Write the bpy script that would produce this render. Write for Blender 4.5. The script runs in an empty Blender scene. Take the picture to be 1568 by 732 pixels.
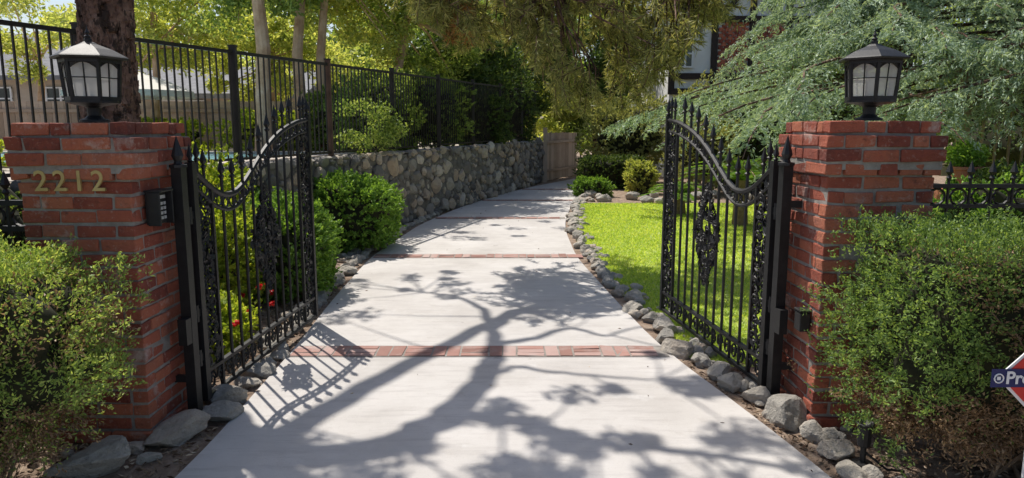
import bpy, math, numpy as np
from mathutils import Vector
R=np.random.default_rng(7)
scene=bpy.context.scene
def nrm(a): return a/(np.linalg.norm(a,axis=-1,keepdims=True)+1e-9)
def runit(n): return nrm(R.normal(size=(n,3)))
# ---------------------------------------------------------------- mesh tools
class MB:
    def __init__(s): s.v=[];s.f=[];s.n=0
    def add(s,v,f,m=0):
        v=np.asarray(v,float).reshape(-1,3); f=np.asarray(f,int)
        if f.ndim==1: f=f[None]
        s.v.append(v); s.f.append((f+s.n,m)); s.n+=len(v)
    def obj(s,name,mats,parent=None,smooth=False,bevel=0):
        me=bpy.data.meshes.new(name); V=np.concatenate(s.v).astype(np.float32)
        me.vertices.add(len(V)); me.vertices.foreach_set('co',V.ravel())
        lp=np.concatenate([f.ravel() for f,m in s.f]).astype(np.int32)
        tot=np.concatenate([np.full(len(f),f.shape[1]) for f,m in s.f]).astype(np.int32)
        mi=np.concatenate([np.full(len(f),m) for f,m in s.f]).astype(np.int32)
        st=np.concatenate([[0],np.cumsum(tot)[:-1]]).astype(np.int32)
        me.loops.add(len(lp)); me.loops.foreach_set('vertex_index',lp)
        me.polygons.add(len(tot)); me.polygons.foreach_set('loop_start',st)
        try: me.polygons.foreach_set('loop_total',tot)
        except Exception: pass
        for m in (mats if isinstance(mats,list) else [mats]): me.materials.append(m)
        me.polygons.foreach_set('material_index',mi)
        me.update(calc_edges=True)
        me.polygons.foreach_set('use_smooth',np.full(len(tot),bool(smooth)))
        o=bpy.data.objects.new(name,me); scene.collection.objects.link(o)
        if parent: o.parent=parent
        if bevel:
            b=o.modifiers.new('bevel','BEVEL'); b.width=bevel; b.segments=2; b.limit_method='ANGLE'
        return o
def empty(name):
    o=bpy.data.objects.new(name,None); scene.collection.objects.link(o); return o
BV=np.array([[-1,-1,-1],[1,-1,-1],[1,1,-1],[-1,1,-1],[-1,-1,1],[1,-1,1],[1,1,1],[-1,1,1]],float)*.5
BF=np.array([[0,3,2,1],[4,5,6,7],[0,1,5,4],[1,2,6,5],[2,3,7,6],[3,0,4,7]])
def boxes(mb,C,S,rot=0,jit=0,m=0):
    C=np.asarray(C,float).reshape(-1,3);n=len(C);S=np.broadcast_to(np.asarray(S,float),(n,3));rot=np.broadcast_to(rot,(n,))
    v=BV[None]*S[:,None]+(R.normal(size=(n,8,3))*jit if jit else 0)
    c,s=np.cos(rot)[:,None],np.sin(rot)[:,None]
    w=np.stack([v[...,0]*c-v[...,1]*s,v[...,0]*s+v[...,1]*c,v[...,2]],-1)+C[:,None]
    mb.add(w.reshape(-1,3),(BF[None]+8*np.arange(n)[:,None,None]).reshape(-1,4),m)
def beam(mb,a,b,w,h,m=0):
    a=np.array(a,float);b=np.array(b,float);d=nrm(b-a);u=np.array([0,0,1.]) if abs(d[2])<.95 else np.array([1.,0,0])
    s=nrm(np.cross(d,u));u=np.cross(s,d)
    v=[p+s*w/2*i+u*h/2*j for p in(a,b) for i,j in((-1,-1),(1,-1),(1,1),(-1,1))]
    mb.add(v,[[0,1,2,3],[7,6,5,4],[0,4,5,1],[1,5,6,2],[2,6,7,3],[3,7,4,0]],m)
def tube(mb,P,r,n=6,m=0):
    P=np.asarray(P,float);k=len(P);r=np.broadcast_to(r,(k,))
    T=nrm(np.gradient(P,axis=0));ref=np.array([.13,.31,.94]) if abs(T[:,2]).mean()<.8 else np.array([.95,.2,.1])
    A=nrm(np.cross(T,ref));B=np.cross(T,A);th=np.arange(n)*2*math.pi/n
    v=P[:,None]+r[:,None,None]*(A[:,None]*np.cos(th)[None,:,None]+B[:,None]*np.sin(th)[None,:,None])
    i=np.arange(k-1)[:,None]*n;j=np.arange(n)[None];j2=(j+1)%n
    f=np.stack([i+j,i+j2,i+n+j2,i+n+j],-1).reshape(-1,4)
    mb.add(v.reshape(-1,3),f,m)
def lathe(mb,prof,c,n=12,ph=0,m=0):
    prof=np.array(prof,float);k=len(prof);th=np.arange(n)*2*math.pi/n+ph
    v=np.stack([prof[:,0,None]*np.cos(th),prof[:,0,None]*np.sin(th),np.repeat(prof[:,1,None],n,1)],-1)+np.array(c,float)
    i=np.arange(k-1)[:,None]*n;j=np.arange(n)[None];j2=(j+1)%n
    mb.add(v.reshape(-1,3),np.stack([i+j,i+j2,i+n+j2,i+n+j],-1).reshape(-1,4),m)
def ico(sub):
    import bmesh
    b=bmesh.new();bmesh.ops.create_icosphere(b,subdivisions=sub,radius=1)
    v=np.array([x.co[:] for x in b.verts]);f=np.array([[x.index for x in q.verts] for q in b.faces]);b.free();return v,f
I2=ico(2);I3=ico(3);I4=ico(4)
def rock(mb,c,s,rot=0,k=9,base=I3,m=0,lo=.6,rough=.008):
    v=base[0].copy();v=v+.05*np.sin(v[:,[1,2,0]]*4+R.uniform(0,6,3))
    for q in runit(k):
        d=v@q;v-=np.maximum(0,d-R.uniform(lo,.9))[:,None]*q*.92
    v=v+.02*np.sin(v[:,[2,0,1]]*13+R.uniform(0,6,3))+R.normal(size=v.shape)*rough
    v=v*np.array(s);c0,s0=math.cos(rot),math.sin(rot)
    v=np.stack([v[:,0]*c0-v[:,1]*s0,v[:,0]*s0+v[:,1]*c0,v[:,2]],-1)
    mb.add(v+np.array(c),base[1],m)
def cards(mb,C,L,W,D=None,spread=.6,m=0,up=0):
    n=len(C);L=np.broadcast_to(L,(n,))*R.uniform(.65,1.35,n);W=np.broadcast_to(W,(n,))*R.uniform(.7,1.3,n)
    a=runit(n) if D is None else nrm(nrm(D)+R.normal(size=(n,3))*spread)
    if up: a[:,2]+=up;a=nrm(a)
    b=nrm(np.cross(a,runit(n)));c=np.cross(a,b)*(W*.3)[:,None]
    la=a*L[:,None]/2;wb=b*W[:,None]/2
    v=np.stack([C-la,C+wb+c-la*.1,C+la,C-wb+c-la*.1],1)
    mb.add(v.reshape(-1,3),(np.arange(n)[:,None]*4+np.array([0,1,2,3])),m)
def ball(centers,rad,n,flat=.75):
    centers=np.asarray(centers,float);k=len(centers);rad=np.broadcast_to(rad,(k,))
    d=runit(k*n)*(R.uniform(0,1,(k*n,1))**.45);d[:,2]*=flat
    return np.repeat(centers,n,0)+d*np.repeat(rad,n)[:,None],d
# ---------------------------------------------------------------- materials
def newmat(name):
    m=bpy.data.materials.new(name);m.use_nodes=True;nt=m.node_tree;b=nt.nodes['Principled BSDF'];return m,nt,b
def N(nt,t,**k):
    n=nt.nodes.new(t)
    for a,v in k.items(): setattr(n,a,v)
    return n
def ramp(nt,stops):
    r=N(nt,'ShaderNodeValToRGB');e=r.color_ramp.elements
    while len(e)<len(stops): e.new(.5)
    for x,(p,c) in zip(e,stops): x.position=p;x.color=(*c,1)
    return r
def noise(nt,scale,detail=5,rough=.6,coord=None):
    n=N(nt,'ShaderNodeTexNoise');n.inputs['Scale'].default_value=scale;n.inputs['Detail'].default_value=detail;n.inputs['Roughness'].default_value=rough
    if coord is not None: nt.links.new(coord,n.inputs['Vector'])
    return n
def mixc(nt,a,b,fac,mode='MIX'):
    m=N(nt,'ShaderNodeMix',data_type='RGBA',blend_type=mode)
    for s,i in((fac,0),(a,6),(b,7)):
        if hasattr(s,'links') or hasattr(s,'node'): nt.links.new(s,m.inputs[i])
        else: m.inputs[i].default_value=s if i==0 else (*s,1)
    return m.outputs[2]
def mat(name,stops,scale=4,rough=.8,bump=0,bscale=30,metal=0,island=0,extra=None,spec=.4,stretch=None,bd=.02):
    m,nt,b=newmat(name);co=N(nt,'ShaderNodeTexCoord').outputs['Object']
    n=noise(nt,scale,6,.65,co);f=n.outputs[0]
    if island:
        g=N(nt,'ShaderNodeNewGeometry');mx=N(nt,'ShaderNodeMix');mx.inputs[0].default_value=island
        nt.links.new(f,mx.inputs[2]);nt.links.new(g.outputs['Random Per Island'],mx.inputs[3]);f=mx.outputs[0]
    r=ramp(nt,stops);nt.links.new(f,r.inputs[0]);c=r.outputs[0]
    if extra:
        for ex in extra:
            sc,lo,hi,col,mx_=ex[:5];cc=co
            if len(ex)>5:
                mp=N(nt,'ShaderNodeMapping');mp.inputs['Scale'].default_value=ex[5];nt.links.new(co,mp.inputs[0]);cc=mp.outputs[0]
            n2=noise(nt,sc,6,.7,cc);r2=ramp(nt,[(lo,(0,0,0)),(hi,(mx_,)*3)]);nt.links.new(n2.outputs[0],r2.inputs[0]);c=mixc(nt,c,col,r2.outputs[0])
    nt.links.new(c,b.inputs['Base Color']);b.inputs['Roughness'].default_value=rough;b.inputs['Metallic'].default_value=metal;b.inputs['Specular IOR Level'].default_value=spec
    if bump:
        n3=noise(nt,bscale,8,.7,co);bp=N(nt,'ShaderNodeBump');bp.inputs['Strength'].default_value=bump;bp.inputs['Distance'].default_value=bd
        nt.links.new(n3.outputs[0],bp.inputs['Height']);nt.links.new(bp.outputs[0],b.inputs['Normal'])
    return m
def leafmat(name,dark,mid,light,trans=.4,scale=1.5,rough=.5,gain=1.6):
    m,nt,b=newmat(name);co=N(nt,'ShaderNodeTexCoord').outputs['Object'];g=N(nt,'ShaderNodeNewGeometry')
    dark,mid,light=[tuple(min(.75,x*gain) for x in c) for c in(dark,mid,light)]
    n=noise(nt,scale,3,.5,co);mx=N(nt,'ShaderNodeMix');mx.inputs[0].default_value=.55
    nt.links.new(n.outputs[0],mx.inputs[2]);nt.links.new(g.outputs['Random Per Island'],mx.inputs[3])
    r=ramp(nt,[(.1,dark),(.5,mid),(.85,light)]);nt.links.new(mx.outputs[0],r.inputs[0])
    nt.links.new(r.outputs[0],b.inputs['Base Color']);b.inputs['Roughness'].default_value=rough;b.inputs['Specular IOR Level'].default_value=.35
    t=N(nt,'ShaderNodeBsdfTranslucent');tc=mixc(nt,r.outputs[0],(1.35,1.25,.6),1.0,'MULTIPLY');nt.links.new(tc,t.inputs[0])
    s=N(nt,'ShaderNodeMixShader');s.inputs[0].default_value=trans
    nt.links.new(b.outputs[0],s.inputs[1]);nt.links.new(t.outputs[0],s.inputs[2]);nt.links.new(s.outputs[0],nt.nodes['Material Output'].inputs[0]);return m
M_soil=mat('soil_mulch',[(.3,(.15,.10,.07)),(.5,(.28,.20,.145)),(.72,(.44,.35,.27))],9,.95,1,40)
M_conc=mat('driveway_concrete',[(.25,(.45,.42,.39)),(.5,(.565,.535,.505)),(.75,(.64,.61,.585))],.9,.85,.3,160,extra=[(.6,.5,.72,(.40,.37,.35),.5),(7,.58,.78,(.40,.36,.32),.55),(2.2,.5,.7,(.41,.38,.36),.6,(1,7,1)),(60,.60,.72,(.70,.68,.65),.4),(95,.6,.7,(.28,.26,.24),.5),(1.3,.60,.66,(.64,.62,.60),.5),(3.1,.66,.70,(.26,.23,.21),.45)])
M_brick=mat('red_brick',[(.10,(.12,.035,.028)),(.28,(.27,.065,.04)),(.5,(.43,.115,.065)),(.72,(.50,.16,.085)),(.92,(.34,.14,.10))],11,.85,.9,60,island=.6,extra=[(4.3,.57,.70,(.62,.52,.46),.75),(2.3,.54,.75,(.12,.05,.04),.65),(38,.57,.70,(.58,.40,.32),.55),(18,.58,.7,(.11,.045,.035),.65)])
M_mortar=mat('mortar',[(.3,(.24,.215,.19)),(.7,(.42,.385,.345))],14,.95,.6,120,extra=[(3,.5,.7,(.16,.12,.10),.6)])
M_band=mat('paving_brick',[(.15,(.28,.15,.12)),(.5,(.42,.23,.19)),(.9,(.50,.36,.32))],8,.85,.5,80,island=.7,extra=[(5,.5,.7,(.46,.41,.38),.6)])
M_stone=mat('wall_stone',[(.08,(.11,.105,.10)),(.3,(.25,.23,.21)),(.55,(.38,.345,.295)),(.75,(.47,.36,.26)),(.92,(.60,.56,.50))],6,.9,.9,45,island=.78,extra=[(9,.5,.7,(.17,.155,.14),.6)])
M_rock=mat('river_rock',[(.1,(.29,.27,.24)),(.4,(.47,.44,.39)),(.7,(.58,.52,.44)),(.92,(.58,.42,.30))],5,.95,1,22,island=.6,extra=[(9,.48,.7,(.30,.27,.23),.6),(40,.55,.7,(.68,.64,.58),.5),(24,.6,.7,(.18,.165,.14),.6)],bd=.05)
M_wmort=mat('wall_mortar',[(.3,(.10,.095,.085)),(.7,(.22,.20,.18))],8,.95,.6,60)
M_iron=mat('black_iron',[(.3,(.009,.009,.010)),(.7,(.020,.020,.021))],20,.5,.15,200,spec=.4)
M_fence=mat('fence_paint',[(.3,(.016,.014,.013)),(.7,(.035,.030,.028))],8,.5,.1,80)
M_rust=mat('fence_rust',[(.3,(.06,.035,.025)),(.7,(.15,.085,.06))],8,.7,.2,80)
M_bark=mat('pine_bark',[(.3,(.06,.035,.025)),(.5,(.19,.11,.08)),(.72,(.36,.24,.18))],7,.95,1,18,extra=[(14,.5,.56,(.03,.02,.015),.9,(1,1,.5))])
M_euc=mat('eucalyptus_bark',[(.3,(.32,.18,.10)),(.5,(.54,.35,.22)),(.72,(.68,.50,.36))],3,.9,.6,25)
M_twig=mat('twig_wood',[(.3,(.15,.095,.06)),(.7,(.34,.24,.16))],20,.9,.4,60)
M_dark=mat('shrub_light_block',[(.3,(.014,.018,.008)),(.7,(.04,.037,.018))],8,1)  # near-black colour for the light-blocking blobs inside shrubs
M_lawn=mat('lawn_turf',[(.3,(.25,.34,.07)),(.5,(.39,.49,.11)),(.7,(.52,.58,.17))],3,.95,.6,120,extra=[(40,.5,.7,(.18,.22,.05),.5),(1.6,.5,.7,(.50,.52,.15),.5)])
M_brass=mat('brass',[(.3,(.42,.30,.12)),(.7,(.60,.46,.20))],10,.45,0,metal=.4)
M_wood=mat('weathered_wood',[(.3,(.38,.28,.21)),(.7,(.58,.45,.35))],5,.85,.4,40,island=.5)
M_stucco=mat('white_stucco',[(.3,(.80,.78,.75)),(.7,(.86,.85,.82))],3,.9,.3,90)
M_timber=mat('dark_timber',[(.3,(.025,.018,.015)),(.7,(.05,.035,.03))],6,.8,.3,40)
M_roof=mat('roof_shingle',[(.3,(.16,.16,.17)),(.7,(.28,.28,.29))],6,.9,.6,30)
M_tan=mat('tan_stucco',[(.3,(.46,.37,.29)),(.7,(.58,.49,.40))],3,.9,.2,60)
M_window=mat('window_glass',[(.3,(.03,.035,.04)),(.7,(.06,.07,.08))],1,.08,0,spec=.8)
M_pool=mat('pool_water',[(.3,(.25,.62,.70)),(.7,(.50,.82,.86))],2,.1,.3,6,spec=.6)
M_canvas=mat('umbrella_canvas',[(.3,(.72,.68,.60)),(.7,(.80,.77,.70))],3,.9,.1,60)
M_white=mat('white_paint',[(.3,(.75,.75,.75)),(.7,(.82,.82,.82))],5,.5)
M_red=mat('red_paint',[(.3,(.55,.03,.03)),(.7,(.65,.05,.04))],5,.4)
M_blue=mat('navy_paint',[(.3,(.015,.02,.09)),(.7,(.02,.03,.13))],5,.4)
M_key=mat('keypad_button',[(.3,(.35,.35,.34)),(.7,(.5,.5,.48))],5,.5)
M_petal=leafmat('red_petals',(.45,.01,.015),(.65,.02,.03),(.75,.05,.06),.3,gain=1)
M_pavd=mat('terrace_paving',[(.3,(.36,.31,.26)),(.7,(.52,.46,.40))],2,.9,.3,60)
m,nt,b=newmat('seeded_glass');b.inputs['Base Color'].default_value=(.90,.89,.85,1);b.inputs['Roughness'].default_value=.3
t=N(nt,'ShaderNodeBsdfTranslucent');t.inputs[0].default_value=(.97,.96,.92,1);tr=N(nt,'ShaderNodeBsdfTransparent');s=N(nt,'ShaderNodeMixShader');s.inputs[0].default_value=.5
s2=N(nt,'ShaderNodeMixShader');s2.inputs[0].default_value=.4
nt.links.new(b.outputs[0],s.inputs[1]);nt.links.new(t.outputs[0],s.inputs[2]);nt.links.new(s.outputs[0],s2.inputs[1]);nt.links.new(tr.outputs[0],s2.inputs[2]);nt.links.new(s2.outputs[0],nt.nodes['Material Output'].inputs[0]);M_glass=m
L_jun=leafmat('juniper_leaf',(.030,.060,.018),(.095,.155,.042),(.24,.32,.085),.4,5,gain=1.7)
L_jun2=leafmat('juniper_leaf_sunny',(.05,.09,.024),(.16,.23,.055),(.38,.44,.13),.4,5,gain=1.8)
L_brown=leafmat('dry_juniper',(.10,.06,.035),(.24,.15,.085),(.38,.27,.16),.2,3,gain=1.2)
L_box=leafmat('boxwood_leaf',(.045,.09,.018),(.11,.195,.035),(.21,.32,.06),.4,2,gain=1.8)
L_yel=leafmat('yellow_green_leaf',(.10,.16,.02),(.26,.33,.04),(.46,.48,.08),.45,2,gain=1.6)
L_tree=leafmat('tree_leaf',(.05,.08,.022),(.13,.185,.05),(.28,.32,.10),.5,.8,gain=1.9)
L_light=leafmat('light_tree_leaf',(.11,.15,.04),(.26,.30,.09),(.46,.47,.18),.55,.8,gain=1.7)
L_dk=leafmat('dark_tree_leaf',(.02,.04,.014),(.06,.10,.028),(.15,.20,.055),.4,.9,gain=1.5)
L_cedar=leafmat('blue_cedar_needle',(.085,.13,.09),(.20,.27,.20),(.39,.47,.36),.3,1.6,gain=1.6)
L_pine=leafmat('pine_needle',(.06,.08,.025),(.17,.18,.065),(.38,.36,.16),.4,2.2,gain=1.5)
L_rustn=leafmat('rusty_needle',(.20,.10,.04),(.34,.18,.08),(.45,.28,.13),.4,1.5,gain=1.3)
L_olive=leafmat('olive_leaf',(.15,.17,.07),(.27,.29,.12),(.42,.42,.20),.4,1.5,gain=1.5)
L_grass=leafmat('grass_blade',(.17,.25,.04),(.30,.40,.075),(.46,.52,.14),.5,1,gain=1.6)
# ---------------------------------------------------------------- sun / sky / camera
EL=math.radians(58);hd=np.array([.57,-.82])/np.hypot(.57,.82)
d=Vector((hd[0]*math.cos(EL),hd[1]*math.cos(EL),-math.sin(EL)))
sun=bpy.data.lights.new('sun','SUN');sun.energy=5;sun.angle=math.radians(.5);sun.color=(1,.95,.87)
so=bpy.data.objects.new('sun',sun);so.rotation_euler=d.to_track_quat('-Z','Y').to_euler();so.location=(-10,15,20);scene.collection.objects.link(so)
w=bpy.data.worlds.new('World');scene.world=w;w.use_nodes=True;nt=w.node_tree
sk=nt.nodes.new('ShaderNodeTexSky');sk.sky_type='NISHITA';sk.sun_disc=False;sk.sun_elevation=EL;sk.sun_rotation=math.radians(-34.8);sk.dust_density=2.0
nt.links.new(sk.outputs[0],nt.nodes['Background'].inputs[0]);nt.nodes['Background'].inputs[1].default_value=.125
cam=bpy.data.cameras.new('camera');co=bpy.data.objects.new('camera',cam);scene.collection.objects.link(co)
cam.lens=25.03;cam.sensor_width=36;cam.clip_end=600;cam.clip_start=.05;co.location=(0,0,1.7);co.rotation_euler=(math.radians(81.1),0,0);scene.camera=co
scene.view_settings.view_transform='Standard';scene.view_settings.look='None';scene.view_settings.exposure=0
SH=hd*(math.cos(EL)/math.sin(EL))
def caster(sx,sy,z): return np.array([sx-SH[0]*z,sy-SH[1]*z,z])
# ---------------------------------------------------------------- ground
mb=MB();mb.add([[-250,-60,0],[250,-60,0],[250,300,0],[-250,300,0]],[0,1,2,3]);mb.obj('ground',M_soil)
EY=[-8,0,3.27,3.9,5.3,6.9,9.24,12.4,14.9,18,20.9,23.6,27]
EL_=[-3.2,-1.95,-1.62,-1.64,-1.68,-1.78,-1.86,-1.62,-1.16,-.35,.75,2.0,3.4]
RY=[-8,0,3.27,4.15,5.3,6.9,9.24,11.5,12.9,16,19,23.6,27]
ER_=[3.0,1.95,1.56,1.40,1.16,1.02,.85,.88,.97,1.36,1.85,3.6,6.5]
def sm(Y,X,y):
    y=np.asarray(y,float);return sum(np.interp(y+o,Y,X) for o in(-.5,-.25,0,.25,.5))/5
le=lambda y:sm(EY,EL_,y)
re=lambda y:sm(RY,ER_,y)
ys=np.arange(-7,26,.2);V=[];n=9
for y in ys:
    for k in range(n): V.append([le(y)+(re(y)-le(y))*k/(n-1),y,.016])
F=[[i*n+k,i*n+k+1,(i+1)*n+k+1,(i+1)*n+k] for i in range(len(ys)-1) for k in range(n-1)]
dr=empty('driveway');mb=MB();mb.add(V,F)
V=[];F=[]
for q,y in enumerate(ys):
    V+= [[le(y),y,.016],[le(y),y,-.05],[re(y),y,.016],[re(y),y,-.05]]
for i in range(len(ys)-1):
    F+=[[4*i,4*i+1,4*i+5,4*i+4],[4*i+2,4*i+6,4*i+7,4*i+3]]
mb.add(V,F);mb.obj('concrete',M_conc,dr)
mb=MB();mm=MB()
for (yc,dep,tilt) in((5.22,.25,.02),(9.28,.26,.01),(13.3,.26,.0),(16.6,.26,0),(19.6,.26,0)):
    a,b_=float(le(yc))+.02,float(re(yc))-.02
    mm.add([[a-.0,yc-dep/2-.01,.0195],[b_,yc-dep/2-.01,.0195],[b_,yc+dep/2+.01,.0195],[a,yc+dep/2+.01,.0195]],[0,1,2,3])
    x=a;k=0
    while x<b_-.1:
        if k%3==0:
            for j in(-1,0,1): boxes(mb,[x+.105,yc+j*.083,.0125],[.198,.070,.022],0,.0022)
            x+=.215
        else:
            boxes(mb,[x+.05,yc,.0125],[.092,dep-.01,.022],0,.0022);x+=.105
        k+=1
mb.obj('brick_band',M_band,dr);mm.obj('band_mortar',M_mortar,dr)
# lawn
ys=np.arange(4.9,16.01,.25);V=[];n=12
lw=lambda y:re(y)+.20+.05*np.sin(np.asarray(y)*2.3)
for y in ys:
    for k in range(n):
        xr=9.5;x0=float(lw(y));V.append([x0+(xr-x0)*(k/(n-1)),y,.006])
F=[[i*n+k,i*n+k+1,(i+1)*n+k+1,(i+1)*n+k] for i in range(len(ys)-1) for k in range(n-1)]
lawn=empty('lawn');mb=MB();mb.add(V,F);mb.obj('turf',M_lawn,lawn)
n=130000;y=4.95+(R.uniform(0,1,n)**1.3)*11;x0=lw(y)-.04;x=x0+R.uniform(0,1,n)**1.3*(8-x0)
C=np.stack([x,y,np.full(n,.008)],-1);h=R.uniform(.012,.032,n)*(1+.02*y);wd=.003+.0006*y;a=R.uniform(0,6.28,n);b=np.stack([np.cos(a)*wd,np.sin(a)*wd,0*a],-1)
t=C+np.stack([R.normal(size=n)*.02,R.normal(size=n)*.02,h],-1);mb=MB();mb.add(np.stack([C-b,C+b,t],1).reshape(-1,3),np.arange(n*3).reshape(-1,3));mb.obj('grass_blades',L_grass,lawn)
# ---------------------------------------------------------------- terrace, stone wall
WX=lambda y:-5.53+.292*np.asarray(y,float)
wd_=nrm(np.array([.292,1,0.]));wn=np.array([wd_[1],-wd_[0],0])
mb=MB();a=[[WX(-6)-.2,-6],[WX(23.6)-.2,23.6],[1.2,95],[-120,95],[-120,-6]]
mb.add([[x,y,0] for x,y in a]+[[x,y,1.2] for x,y in a],[[5,6,7,8,9]]);mb.add([[x,y,0] for x,y in a]+[[x,y,1.2] for x,y in a],[[i,(i+1)%5,5+(i+1)%5,5+i] for i in range(5)])
mb.obj('terrace',M_pavd)
mb=MB();mb.add([[-11.5,9.2,1.21],[-4.0,9.2,1.21],[-3.0,13.5,1.21],[-11.5,13.5,1.21]],[0,1,2,3]);
pl=empty('swimming_pool');mb.obj('water',M_pool,pl)
mb=MB();
for a,b in(((-11.7,9.05),(-3.9,9.05)),((-3.9,9.05),(-2.8,13.7)),((-2.8,13.7),(-11.7,13.7))): beam(mb,[*a,1.22],[*b,1.22],.35,.06)
mb.obj('coping',M_pavd,pl)
def umbrella(x,y):
    e=empty('patio_umbrella');mb=MB();lathe(mb,[(1.25,2.42),(1.27,2.30),(1.25,2.42),(.65,2.66),(0,2.86)],[x,y,0],8);mb.obj('canopy',M_canvas,e);mb=MB();tube(mb,[[x,y,1.2],[x,y,2.9]],.03,8);lathe(mb,[(0,1.2),(.25,1.2),(.25,1.27),(0,1.3)],[x,y,0],12);mb.obj('pole',M_wood,e)
umbrella(-7.7,14.7);umbrella(-12.6,15.2)
sw=empty('stone_wall');mb=MB()
A=np.array([WX(1.),1.,0]);B=np.array([WX(22.3),22.3,0]);Lw=np.linalg.norm(B-A)
beam(mb,A+[0,0,.6]-wn*.16,B+[0,0,.64]-wn*.16,.26,1.22);mb.obj('mortar_core',M_wmort,sw)
mb=MB();pts=np.zeros((0,3))
for r_,tries in((.165,160),(.125,800),(.10,2500),(.075,5000),(.052,8000),(.036,9000)):
    for _ in range(tries):
        s=R.uniform(0,Lw);z=R.uniform(.03,1.23+.05*s/Lw);r=r_*R.uniform(.88,1.1)
        if len(pts) and (((pts[:,0]-s)/1.15)**2+((pts[:,1]-z)*1.1)**2<((pts[:,2]+r)*.93)**2).any(): continue
        pts=np.vstack([pts,[s,z,r]])
for s,z,r in pts:
    p=A+wd_*s+wn*(-.03+R.normal()*.016)
    rock(mb,[p[0],p[1],z],[r*R.uniform(1.0,1.3),min(.10,r*.75),r*R.uniform(.8,1.1)],math.atan2(wd_[1],wd_[0]),10,I2,0,.52,.03)
for s in np.arange(0,Lw,.24):
    p=A+wd_*s-wn*.14;rock(mb,[p[0],p[1],1.23+.05*s/Lw],[.15,.15,.05],R.uniform(0,3),8,I2)
mb.obj('stones',M_stone,sw)
# fence on wall
fe=empty('iron_fence');mb=MB();mr=MB()
zt=lambda y:2.42+.0165*np.asarray(y);zb=lambda y:1.30+.004*np.asarray(y)
y=np.arange(.5,22,.105);x=WX(y)-.16
boxes(mb,np.stack([x,y,(zt(y)+zb(y))/2-.02],-1),np.stack([0*y+.015,0*y+.015,zt(y)-zb(y)+.0],-1),math.atan2(-.28,.96))
for f,w_ in((zt,.038),(zb,.03)):
    beam(mb,[WX(.5)-.16,.5,float(f(.5))],[WX(22.2)-.16,22.2,float(f(22.2))],w_,w_)
for i,y in enumerate(np.arange(2.45,22.4,2.0)):
    boxes(mr if i in(4,) else mb,[WX(y)-.16,y,(zt(y)+1.22)/2+.02],[.07,.07,zt(y)-1.22+.08],0)
    boxes(mb,[WX(y)-.16,y,float(zt(y))+.07],[.085,.085,.02],0)
mb.obj('pickets_and_rails',M_fence,fe);mr.obj('rusty_post',M_rust,fe)
# wooden gate at end
wf=empty('wooden_fence');mb=MB();P0=np.array([.98,22.35,0]);P1=np.array([2.3,25.6,0]);dd=P1-P0;nn=26
for i in range(nn):
    p=P0+dd*(i+.5)/nn;boxes(mb,[p[0],p[1],.78+R.normal()*.01],[.118,.02,1.5],math.atan2(dd[1],dd[0]),.001)
for z in(.35,1.25): beam(mb,P0+[.04,-.02,z],P1+[.04,-.02,z],.04,.08)
boxes(mb,[P0[0]+.05,P0[1]-.05,.85],[.12,.12,1.7]);mb.obj('boards',M_wood,wf)
# ---------------------------------------------------------------- pillars
def pillar(x0,x1,y0,y1,H):
    e=empty('brick_pillar');mb=MB();nc=23;ch=H/nc
    for c in range(nc):
        o={nc-1:-.005,nc-2:.022,nc-3:.022,nc-4:.012}.get(c,-.012)
        if c==0:o=.01
        a,b,cc,dd=x0-o,x1+o,y0-o,y1+o;z=(c+.5)*ch;th=.09;hb=ch-.014;alt=c%2
        # courses alternate which faces run through to the corner
        for side in range(4):
            through=(side%2==0)!=bool(alt)
            ln=(b-a) if side%2==0 else (dd-cc)
            lo=0 if through else th+.012;hi=ln if through else ln-th-.012
            cut=[lo];bl=.195;p=lo+bl*(1.0 if through else R.uniform(.8,1.05))
            while p<hi-.07: cut.append(p);p+=bl*(R.uniform(.92,1.08) if R.uniform()>.15 else .55)
            cut.append(hi)
            for i in range(len(cut)-1):
                s0=cut[i]+(0 if i==0 else .006);s1=cut[i+1]-(0 if i==len(cut)-2 else .006)
                u=(s0+s1)/2;l=s1-s0
                if side==0: C=[a+u,cc+th/2,z];S=[l,th,hb]
                elif side==2: C=[b-u,dd-th/2,z];S=[l,th,hb]
                elif side==1: C=[b-th/2,cc+u,z];S=[th,l,hb]
                else: C=[a+th/2,dd-u,z];S=[th,l,hb]
                C=np.array(C)+R.normal(size=3)*[.0025,.0025,.0015]
                boxes(mb,C,S,R.normal()*.010,.0025)
    mb.obj('bricks',M_brick,e,bevel=.006)
    mb=MB();i=.019;boxes(mb,[(x0+x1)/2,(y0+y1)/2,H/2-.004],[x1-x0-2*i,y1-y0-2*i,H-.008]);boxes(mb,[(x0+x1)/2,(y0+y1)/2,H-ch*2.3],[x1-x0+.022,y1-y0+.022,ch*2.4]);mb.obj('mortar',M_mortar,e)
    return e
pL=pillar(-2.55,-1.95,3.65,4.3,1.73);pR=pillar(1.70,2.30,3.85,4.5,1.74)
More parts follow.
